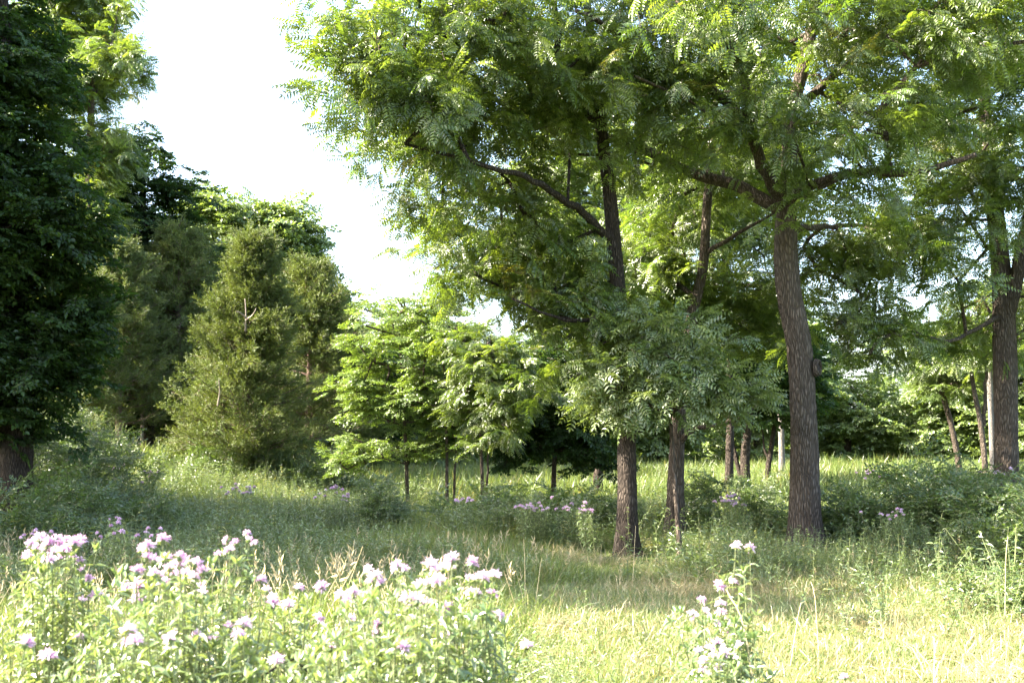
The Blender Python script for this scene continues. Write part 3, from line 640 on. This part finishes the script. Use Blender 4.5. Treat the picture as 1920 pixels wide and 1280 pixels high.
for i, (px, Y, top, rx, lb, n) in enumerate([(1120, 31, 120, 110, 'slender walnut standing behind the slim dark trunk, lit from the left', 120), (1365, 34, 60, 130, 'tall walnut behind the gap between half sunlit and thick trunks', 150)]):
    tree('walnut_tree', lb, px, Y, [(px + 4, 700), (px - 6, 450), (px + 5, top + 60)], [.13, .11, .08, .03], [],
         [(px, top + 80, 0, rx * .7, 80), (px - rx * .5, top + 200, 0, rx * .8, 90), (px + rx * .5, top + 230, .5, rx * .8, 90), (px, top + 360, 0, rx, 110), (px + rx * .2, min(620 if px < 1500 else 480, top + 480), 0, rx * .9, 70)],
         n, 10, 'walnut', bark='bark_dark', sides=8, seed=170 + i, spread=.5, scale=1.0, tilt=.55, flare=.4, group='walnuts standing back in the grove')
# far single trunks
ft = [('oak_tree', 'distant forked dark trunk low behind the half sunlit walnut', 1398, 36, [(1397, 860), (1403, 790), (1410, 700), (1412, 620)], [.17, .15, .13, .1, .06], [([(1390, 900, 0), (1378, 850, .1), (1372, 800, .2)], .08, .05)], [(1420, 640, 0, 90, 70), (1360, 700, 0, 60, 60), (1460, 720, 0, 60, 50)], 'bark_dark', 'oak', 70),
      ('sycamore_tree', 'distant straight pale grey trunk just left of the thickest trunk', 1466, 42, [(1466, 860), (1464, 780), (1462, 700), (1460, 600)], [.13, .12, .115, .1, .07], [], [(1450, 620, 0, 80, 60), (1480, 700, 0, 50, 40)], 'bark_pale', 'far', 50),
      ('walnut_tree', 'distant leaning trunk tilting left under pale leaves, left of the pair of far trunks', 1800, 46, [(1796, 860), (1782, 790), (1765, 730), (1750, 650)], [.13, .12, .11, .1, .06], [], [(1740, 640, 0, 70, 50), (1790, 700, 0, 50, 35)], 'bark', 'walnut', 46),
      ('walnut_tree', 'slim distant forked trunk, left one of the pair beside the right edge trunk', 1848, 40, [(1846, 860), (1838, 790), (1828, 740), (1815, 660)], [.11, .1, .095, .085, .05], [([(1845, 800, 0), (1848, 720, 0), (1850, 620, 0)], .07, .04)], [(1810, 640, 0, 70, 50), (1860, 620, .3, 60, 50)], 'bark', 'walnut', 46),
      ('walnut_tree', 'pale distant trunk, right one of the pair beside the right edge trunk', 1862, 43, [(1861, 860), (1858, 780), (1855, 700), (1850, 600)], [.12, .11, .105, .1, .06], [], [(1870, 640, .5, 60, 50)], 'bark_pale', 'walnut', 30),
      ('oak_tree', 'distant crooked dark trunk with a red brown side branch behind the thick walnut', 1440, 38, [(1440, 880), (1446, 840), (1452, 780), (1440, 700)], [.09, .085, .08, .07, .05], [([(1442, 870, 0), (1432, 830, 0), (1428, 800, 0)], .04, .02)], [(1440, 740, 0, 60, 50)], 'bark_dark', 'oak', 30)]
for i, (nm, lb, px, Y, tr, rad, lim, bl, bark, kind, n) in enumerate(ft):
    tree(nm, lb, px, Y, tr, rad, lim, bl, n, 8, kind, bark=bark, sides=9, seed=130 + i, spread=.4, scale=1.1, flare=.4)
for i, (px, Y, lb) in enumerate([(228, 44, 'thin dark trunk in the forest shade left of the sunlit cedar'), (102, 40, 'thin grey dead trunk in the shade under the huge oak'), (265, 46, 'pale thin dead trunk glimpsed in the forest shade')]):
    b = P(px, 900, Y); b[2] = float(ground_z(b[0], b[1])) - .05; rt = thing('dead_tree', lb, 'tree', b)
    V, F, pr = trunk_mesh(np.array([b, P(px + 3, 780, Y), P(px - 4, 680, Y), P(px + 2, 560, Y)]), np.array([.11, .09, .07, .04]), 8, 140 + i, .4)
    mesh_obj('trunk', V - b, F, M[['bark_dark', 'bark', 'deadwood'][i]], rt, smooth_shade=True)
    rg = np.random.default_rng(150 + i)
    for k in range(5):
        p = P(px, 800 - k * 45, Y) - b; a = rg.uniform(0, 6.28); d = np.array([math.cos(a), math.sin(a), .3])
        V, F = tube([p, p + d * .5, p + d * 1.0 + np.array([0, 0, rg.uniform(-.3, .2)])], [.02, .014, .005], 5); mesh_obj('dead_branch', V, F, M['deadwood'], rt)

# ------------------------------------------------------------ shrubs
SH = [('tall dark shrub mound before the foot of the huge oak, far left', 5, 16.5, 1.2, 1.1, 44), ('dark leafy thicket at the left, right of the far left mound', 150, 19, 1.3, .8, 34), ('tall forest edge shrub behind the left thicket', 90, 23, 1.8, 1.9, 60), ('leafy shrub mound at the foot of the dark oak, left edge', 30, 27, 1.6, 1.7, 60), ('green shrub at the forest edge left of the sunny grass strip', 130, 30, 1.5, 1.5, 46), ('broad shrub mound under the sunlit cedar', 420, 31, 1.7, 1.0, 50),
      ('low mound of leaves in front of the shaded cedar', 560, 31, 1.6, .95, 46), ('rounded dark shrub left of the leftmost young elm', 715, 22, .35, 1.0, 16), ('dark shrub beneath the twin stemmed young tree', 880, 22, .6, .55, 18),
      ('dark shrub on the grass left of the slim dark trunk', 990, 20.5, .6, .5, 16), ('sunny topped shrub left of the slim dark trunk', 1090, 22, .75, .6, 20), ('bushy shrub between the half sunlit and thick trunks', 1370, 21.5, .7, .8, 20),
      ('shrub hugging the right side of the thick trunk', 1590, 19.2, .6, .6, 18), ('large bramble in the shade in front of the right edge trunk', 1850, 18.5, 1.3, 1.0, 48), ('bramble left of the large one, reaching toward the thick trunk', 1700, 18.5, 1.0, .72, 32),
      ('bramble at the far right edge of the clearing', 1960, 15, .9, .85, 30), ('leafy shrub with the tall pink flower behind the brambles', 1745, 21, .8, 1.2, 28), ('small grey green shrub on the sunny grass at right', 1860, 12.2, .22, .35, 7)]
for i, (lb, px, Y, rx, h, n) in enumerate(SH):
    shrub('bramble_shrub' if 'bramble' in lb else 'shrub', lb, px, Y, rx, h, 200 + i, n, 10, kind='forb' if i in (4,) else 'shrub', scale=1.1 if rx > .5 else .8)

# ------------------------------------------------------------ grass and ground plants
def field(name, kind, y0, y1, dens, scl, seed, keep=None, x0=-1e9, x1=1e9):
    rg = np.random.default_rng(seed); area = lambda y: 2 * (.47 * y + 2.0)
    ys = np.linspace(y0, y1, 60); wts = area(ys); n = int(wts.mean() * (y1 - y0) * dens)
    y = rg.choice(ys[:-1], n, p=wts[:-1] / wts[:-1].sum()) + rg.uniform(0, ys[1] - ys[0], n); x = rg.uniform(-1, 1, n) * (.47 * y + 2.0)
    k = (x > x0) & (x < x1)
    if keep is not None: k &= rg.uniform(0, 1, n) < keep(x, y)
    x, y = x[k], y[k]; n = len(x)
    s = (scl(x, y) if callable(scl) else scl) * rg.uniform(.7, 1.25, n)
    rot = np.column_stack([rg.normal(0, .1, n), rg.normal(0, .1, n), rg.uniform(0, 6.28, n)])
    scatter(name, kind, np.column_stack([x, y, ground_z(x, y)]), rot, s, None, seed)
def patch(x, y, f=.55, s=0.0): return .5 + .5 * np.sin(x * f + 1.7 * np.sin(y * f * .8 + s) + s) * np.sin(y * f * 1.1 + 1.3 * np.sin(x * f * .7 + s * 2))
lawn_zone = lambda x, y: smooth(-.7, .5, x - (-.2 + (y - 8) * .04)) * smooth(16.5, 13.5, y + .25 * np.maximum(x - 3, 0))      # trodden short grass, front right
field('short_grass', 'lawn', 2.5, 9, 320, lambda x, y: .75 + .35 * patch(x, y, 1.4), 301, lambda x, y: .25 + .75 * lawn_zone(x, y))
field('short_grass', 'lawn', 9, 16, 200, lambda x, y: 1.0 + .5 * patch(x, y, 1.1), 302, lambda x, y: .2 + .8 * lawn_zone(x, y))
field('meadow_grass', 'fine', 3, 16, 95, lambda x, y: (.75 + .5 * patch(x, y)) * (1 - .4 * smooth(0, 1.5, x)), 303, lambda x, y: np.clip(1.0 - .95 * lawn_zone(x, y), 0, 1) * (.45 + .55 * patch(x, y, .8, 2)))
field('meadow_grass', 'grass', 14, 30, 38, lambda x, y: (.42 + .55 * patch(x, y, 1.0, 4)) * (1 - .6 * smooth(0, 1.5, x) * smooth(22, 18.5, y)), 304)
field('meadow_grass', 'grass', 30, 66, 13, lambda x, y: 1.4 + .6 * patch(x, y), 305)
field('leafy_ground_cover', 'forb', 10, 30, 32, lambda x, y: .6 + .75 * patch(x, y, .9, 1), 306, lambda x, y: (1 - .9 * lawn_zone(x, y)) * smooth(.3, .7, patch(x, y, .6, 3)))
field('leafy_ground_cover', 'shrub', 12, 32, 14, lambda x, y: .7 + .7 * patch(x, y, .8, 5), 309, lambda x, y: (1 - lawn_zone(x, y)) * smooth(.45, .8, patch(x, y, .75, 6)))
field('leafy_ground_cover', 'forb', 30, 60, 5, lambda x, y: 1.1 + .6 * patch(x, y, .7, 1), 307, lambda x, y: patch(x, y, .35, 1))
field('lawn_weeds', 'forb', 4, 16, 16, lambda x, y: .22 + .2 * patch(x, y, 1.3, 8), 310, lambda x, y: lawn_zone(x, y) * (.2 + .8 * patch(x, y, 1.1, 9)))
field('dry_grass_thatch', 'thatch', 4, 20, 60, lambda x, y: .7 + .5 * patch(x, y, 1.3, 8), 311, lambda x, y: smooth(.45, .8, patch(x, y, .9, 12)))
front = lambda x, y: smooth(.5, -.3, x - .12 * y + .3) * smooth(8.5, 6.5, y)
field('leafy_ground_cover', 'leafy', 3.6, 8.5, 30, lambda x, y: .42 + .32 * patch(x, y, 1.7, 1), 308, lambda x, y: front(x, y) * smooth(.25, .6, patch(x, y, 1.9, 4)))

# ------------------------------------------------------------ wild bergamot in the foreground
def head_mesh(seed):
    rg = np.random.default_rng(seed); g = Geo(); z = np.array([0, 0, 1.0])
    for i in range(50 if seed < 4 else 16):                                    # curved petals radiating from the head
        a = rg.uniform(0, 6.28); el = rg.uniform(-.15, 1.35); d = np.array([math.cos(a) * math.cos(el), math.sin(a) * math.cos(el), math.sin(el)])
        s = unit(np.cross(d, rg.normal(0, 1, 3))); L = rg.uniform(.020, .031); b = d * .004; m = b + d * L * .6 + z * .003; t = b + d * L - z * rg.uniform(0, .007); w = .0032
        g.add([b - s * w * .4, b + s * w * .4, m + s * w, m - s * w, t], [(0, 1, 2, 3), (3, 2, 4)], rg.uniform(.75, 1.2), 0)
    for i in range(7):                                     # leafy bracts underneath
        a = i / 7 * 6.28 + rg.uniform(-.2, .2); add_leaf(g, np.array([0, 0, -.004]), np.array([math.cos(a), math.sin(a), -.12]), z, .026, .011, tint=rg.uniform(.9, 1.3), m=1)
    V, F = tube([[0, 0, -.016], [0, 0, -.006], [0, 0, .006]], [.003, .010, .006], 6); g.add(V, F, .8, 1)
    return g.data('flower_head', [M['petal'], M['berg']])
HEADS = [head_mesh(i) for i in range(5)]

def bergamot(label, Y, heads, extra, seed, group='wild bergamot in bloom in the foreground', rad=.22, hs=1.0, bx=None, leafy=1.0):
    rg = np.random.default_rng(seed); H = np.array([P(h[0], h[1], Y + rg.uniform(-rad, rad) * 1.3) for h in heads]); cx = P(bx, 900, Y)[0] if bx else H[:, 0].mean()
    b = np.array([cx, Y, float(ground_z(cx, Y))]); root = thing('bergamot_plant', label, 'flower', b, group); g = Geo(); z = np.array([0, 0, 1.0])
    tops = [(h - b, True) for h in H]
    w = max(rad, (H[:, 0].max() - H[:, 0].min()) / 2 + .05); zt = H[:, 2].max() - b[2]; zm = np.median(H[:, 2]) - b[2]
    for i in range(int(extra * 2.2)):
        tops.append((np.array([rg.normal(0, w * .42), rg.normal(0, rad), min(zt - .05, zm * (rg.uniform(.62, 1.0) + .02))]), False))
    for p, fl in tops:
        f = np.array([p[0] * .45, p[1] * .45, 0]) + np.append(rg.normal(0, .07, 2), 0)
        s = spline(np.array([f, f * .35 + p * .65 - z * .10 * p[2] * 0 + np.append(rg.normal(0, .035, 2), -p[2] * .12), p]), .06)
        if fl:
            V, F = tube(s, np.linspace(.0035, .002, len(s)), 5); mesh_obj('stem', V, F, M['stem'], root)
            ho = bpy.data.objects.new('flower_head', HEADS[int(rg.integers(5))]); link(ho, root); ho.location = p.tolist()
            ho.rotation_euler = (rg.normal(0, .35), rg.normal(0, .35), rg.uniform(0, 6.28)); k = hs * 1.03 * rg.uniform(.8, 1.15); ho.scale = (k, k, k)
        else:
            V, F = tube(s, np.linspace(.0035, .002, len(s)), 4, cap=False); g.add(V, F, .8, 1)
        L = len(s); ph = rg.uniform(0, PI); zz = 0
        for i in range(1, L):
            if s[i][2] < .25 * p[2]: continue
            ph += PI / 2; u = i / (L - 1); sz = (1.2 - .5 * u) * rg.uniform(.65, 1.35) * leafy
            if fl and i == L - 1: continue
            for k in (0, 1):
                y = ph + k * PI + rg.normal(0, .2); el = rg.uniform(-.4, .5); ld = np.array([math.cos(y) * math.cos(el), math.sin(y) * math.cos(el), math.sin(el)])
                add_leaf(g, s[i], ld, unit(z + rg.normal(0, .2, 3)), .070 * sz, .021 * sz, droop=.35, tint=rg.uniform(.7, 1.35))
            if not fl and i == L - 1:
                for k in range(5):
                    y = rg.uniform(0, 6.28); add_leaf(g, s[i], np.array([math.cos(y), math.sin(y), 1.2]), unit(rg.normal(0, 1, 3)), .04, .014, tint=1.3)
    o = g.obj('foliage', [M['berg'], M['stem']], root); o['kind'] = 'stuff'
    return root
G = 'wild bergamot in bloom in the foreground'
bergamot('wild bergamot with a dense dome of pink heads, leftmost in the foreground', 4.6,
    [(60, 1020), (75, 1010), (92, 1019), (106, 1010), (126, 1013), (149, 1015), (50, 1045), (82, 1032), (100, 1036), (119, 1033), (136, 1047), (151, 1052), (66, 1030), (113, 1022), (88, 1024), (72, 1042), (110, 1046), (128, 1028), (140, 1020), (155, 1070), (166, 1088), (179, 1116), (155, 1127), (98, 1052)], 26, 401, bx=105, rad=.2)
bergamot('bergamot plant with upright leafy top and heads down its left side, left of centre clump', 4.3,
    [(278, 1026), (306, 1013), (275, 1046), (289, 1052), (268, 1030), (290, 1077), (257, 1072), (236, 1106), (260, 1100), (258, 1126), (312, 1048)], 16, 402, bx=270)
bergamot('bergamot plant with a tight bunch of large pale heads in front of the shaded grass', 4.1,
    [(336, 1044), (347, 1050), (367, 1056), (325, 1076), (347, 1077), (381, 1071), (307, 1095), (378, 1100), (382, 1112), (335, 1058), (318, 1066), (362, 1082), (300, 1080)], 16, 403, bx=345)
bergamot('solitary tall bergamot stem with five small heads, standing above its neighbours', 4.7,
    [(409, 1039), (425, 1013), (441, 1018), (463, 1000), (467, 1012), (477, 1019), (430, 1032)], 5, 404, bx=440, rad=.08, hs=.8)
bergamot('bergamot plant with few faded heads left of the centre of the foreground', 4.4,
    [(490, 1088), (500, 1108), (508, 1120), (560, 1103), (603, 1102), (597, 1160), (540, 1135), (512, 1132)], 24, 405, bx=540, rad=.25)
bergamot('bergamot plant with a bare leafy tip rising between two bunches of heads', 4.2,
    [(650, 1127), (663, 1112), (690, 1069), (705, 1079), (713, 1094), (746, 1063), (757, 1069), (640, 1118), (700, 1087), (655, 1160), (710, 1170)], 20, 406, bx=690, rad=.22)
bergamot('bergamot plant with the biggest spread of heads right of centre clump', 4.0,
    [(806, 1060), (829, 1066), (845, 1066), (848, 1051), (822, 1090), (805, 1096), (788, 1100), (765, 1122), (781, 1126), (799, 1131), (836, 1141), (774, 1132), (812, 1084)], 20, 407, bx=810, rad=.22)
bergamot('bergamot plant at the right end of the centre clump, heads in stepped rows', 4.2,
    [(885, 1057), (891, 1085), (907, 1083), (926, 1080), (884, 1113), (896, 1112), (922, 1114), (932, 1155), (880, 1088)], 16, 408, bx=885, rad=.2)
bergamot('low bergamot with sparse pink heads at the bottom left', 3.9, [(240, 1183), (240, 1206), (254, 1204), (310, 1206), (320, 1198), (48, 1207), (90, 1232), (145, 1196)], 16, 409, bx=180, rad=.3)
bergamot('low bergamot with bright heads below the solitary tall stem', 4.0, [(370, 1194), (392, 1200), (403, 1197), (457, 1170), (447, 1190), (365, 1195), (430, 1176)], 15, 410, bx=400, rad=.25)
bergamot('low bergamot mostly leaves with two purple heads at the bottom centre', 3.9, [(755, 1215), (706, 1190), (620, 1215)], 20, 411, bx=680, rad=.3)
bergamot('leafy bergamot with one arching side spray at the right of the bottom centre', 4.4, [(988, 1211), (845, 1196)], 20, 412, bx=860, rad=.3)
bergamot('leafy bergamot without open heads filling the bottom between the low plants', 3.8, [(520, 1240)], 20, 413, bx=530, rad=.3)
bergamot('tall slender bergamot whose two topmost heads stand side by side against the dark shade', 5.2, [(1380, 1024), (1406, 1028), (1375, 1092), (1348, 1099)], 9, 414, bx=1385, rad=.08, hs=.95, leafy=1.0)
bergamot('bergamot with small scattered heads left of the tall slender one', 5.0, [(1352, 1133), (1315, 1125), (1297, 1150), (1322, 1146), (1353, 1148), (1370, 1166), (1347, 1171), (1366, 1190), (1303, 1157)], 26, 415, bx=1345, rad=.2, hs=.85)
bergamot('low bergamot with a crowded bunch of pink heads at the bottom right', 4.6, [(1345, 1205), (1309, 1222), (1331, 1216), (1386, 1212), (1320, 1241), (1371, 1236), (1326, 1264), (1346, 1252), (1360, 1226), (1340, 1232), (1350, 1215), (1318, 1256)], 22, 416, bx=1345, rad=.15, hs=.95)
bergamot('single low bergamot head in the sunny grass at the bottom right', 4.9, [(1583, 1270)], 5, 417, bx=1583, rad=.05, hs=.9)

# small distant bergamots in the meadow
DG = 'distant wild bergamots in the meadow'
dist = [(75, 1000, 12, 'in the shade behind the leftmost dense dome'), (285, 990, 12, 'in the shade above the upright leafy plant'), (215, 1003, 12, 'near the left in deep shade'), (222, 975, 14, 'small in shade left of middle'),
        (285, 890, 24, 'pinkish on the sunny strip before the dark forest'), (225, 880, 25, 'reddish at the left end of the sunny strip'), (430, 915, 23, 'lavender below the sunlit cedar'), (470, 912, 23, 'lavender right below the sunlit cedar trunk'), (610, 925, 22, 'left of the leftmost young elm'), (640, 930, 22, 'beside the foot of the leftmost young elm'),
        (985, 948, 19, 'left end of the pale row under the young trees'), (1010, 952, 19, 'in the pale row under the rightmost young tree'), (1070, 950, 19, 'pale, left of the slim dark trunk'), (1100, 955, 18.5, 'pale, nearest the slim dark trunk'), (870, 935, 21, 'between the paired thin trunks'),
        (1365, 940, 19, 'in front of the forked far trunk'), (1385, 942, 19, 'right of the forked far trunk'), (1745, 888, 21, 'tallest pink one above the leafy shrub'), (1635, 890, 24, 'faint pink one right of the thick trunk'), (1655, 965, 16.5, 'small trio over the bramble, left'), (1680, 965, 16.5, 'small over the bramble, right'), (1870, 885, 21, 'by the right edge trunk')]
rgd = np.random.default_rng(9)
for i, (px, py, Y, lb) in enumerate(dist):
    h = [(px + rgd.normal(0, 13 if Y > 18 else 18), py + rgd.normal(0, 6)) for _ in range(8 if Y > 18 else 6)]
    bergamot('small distant bergamot ' + lb, Y, h, 8, 430 + i, group=DG, rad=.2, hs=1.5 if Y > 18 else 1.0, bx=px)

# ------------------------------------------------------------ dry stems and twigs
dry = [([(1880, 1110), (1886, 1050), (1890, 1005)], 10.5, 'upright dry grass stem against the brambles at right'), ([(1478, 1195), (1502, 1130), (1518, 1145), (1538, 1195)], 8.5, 'bent dry stem folded like an arrow on the sunny grass'),
       ([(1440, 1280), (1400, 1200), (1362, 1105)], 4.9, 'long dry stem slanting across the right bergamots'), ([(1185, 1070), (1190, 1020), (1192, 985)], 14, 'thin pale seed stem in the shade by the slim dark trunk'),
       ([(985, 1110), (984, 1060), (982, 1010)], 11, 'thin upright grass stem in the central shade'), ([(1000, 1110), (1012, 1070), (1016, 1045)], 11, 'leaning grass stem right of the upright central one'),
       ([(500, 1262), (552, 1235), (590, 1280)], 3.9, 'dark crooked twig at the bottom of the clump'), ([(1535, 1180), (1528, 1120), (1520, 1090)], 9, 'dry straw stem standing left of centre on the sunny grass'), ([(1745, 1250), (1752, 1215), (1750, 1200)], 6.5, 'short bleached stalk on the sunny grass')]
for i, (q, Y, lb) in enumerate(dry):
    pts = np.array([P(a, b_, Y + .1 * k) for k, (a, b_) in enumerate(q)])
    if i not in (6,): pts[0][2] = float(ground_z(pts[0][0], pts[0][1]))
    b = pts[0].copy(); s = spline(pts, .05); g = Geo(); V, F = tube(s - b, np.linspace(.004, .0018, len(s)), 5); g.add(V, F)
    rg = np.random.default_rng(500 + i)
    o = g.obj('twig' if i == 6 else 'dry_grass_stem', M['straw'] if i != 6 else M['bark_dark']); o.location = b.tolist(); o['label'] = lb; o['category'] = 'twig' if i == 6 else 'grass stem'
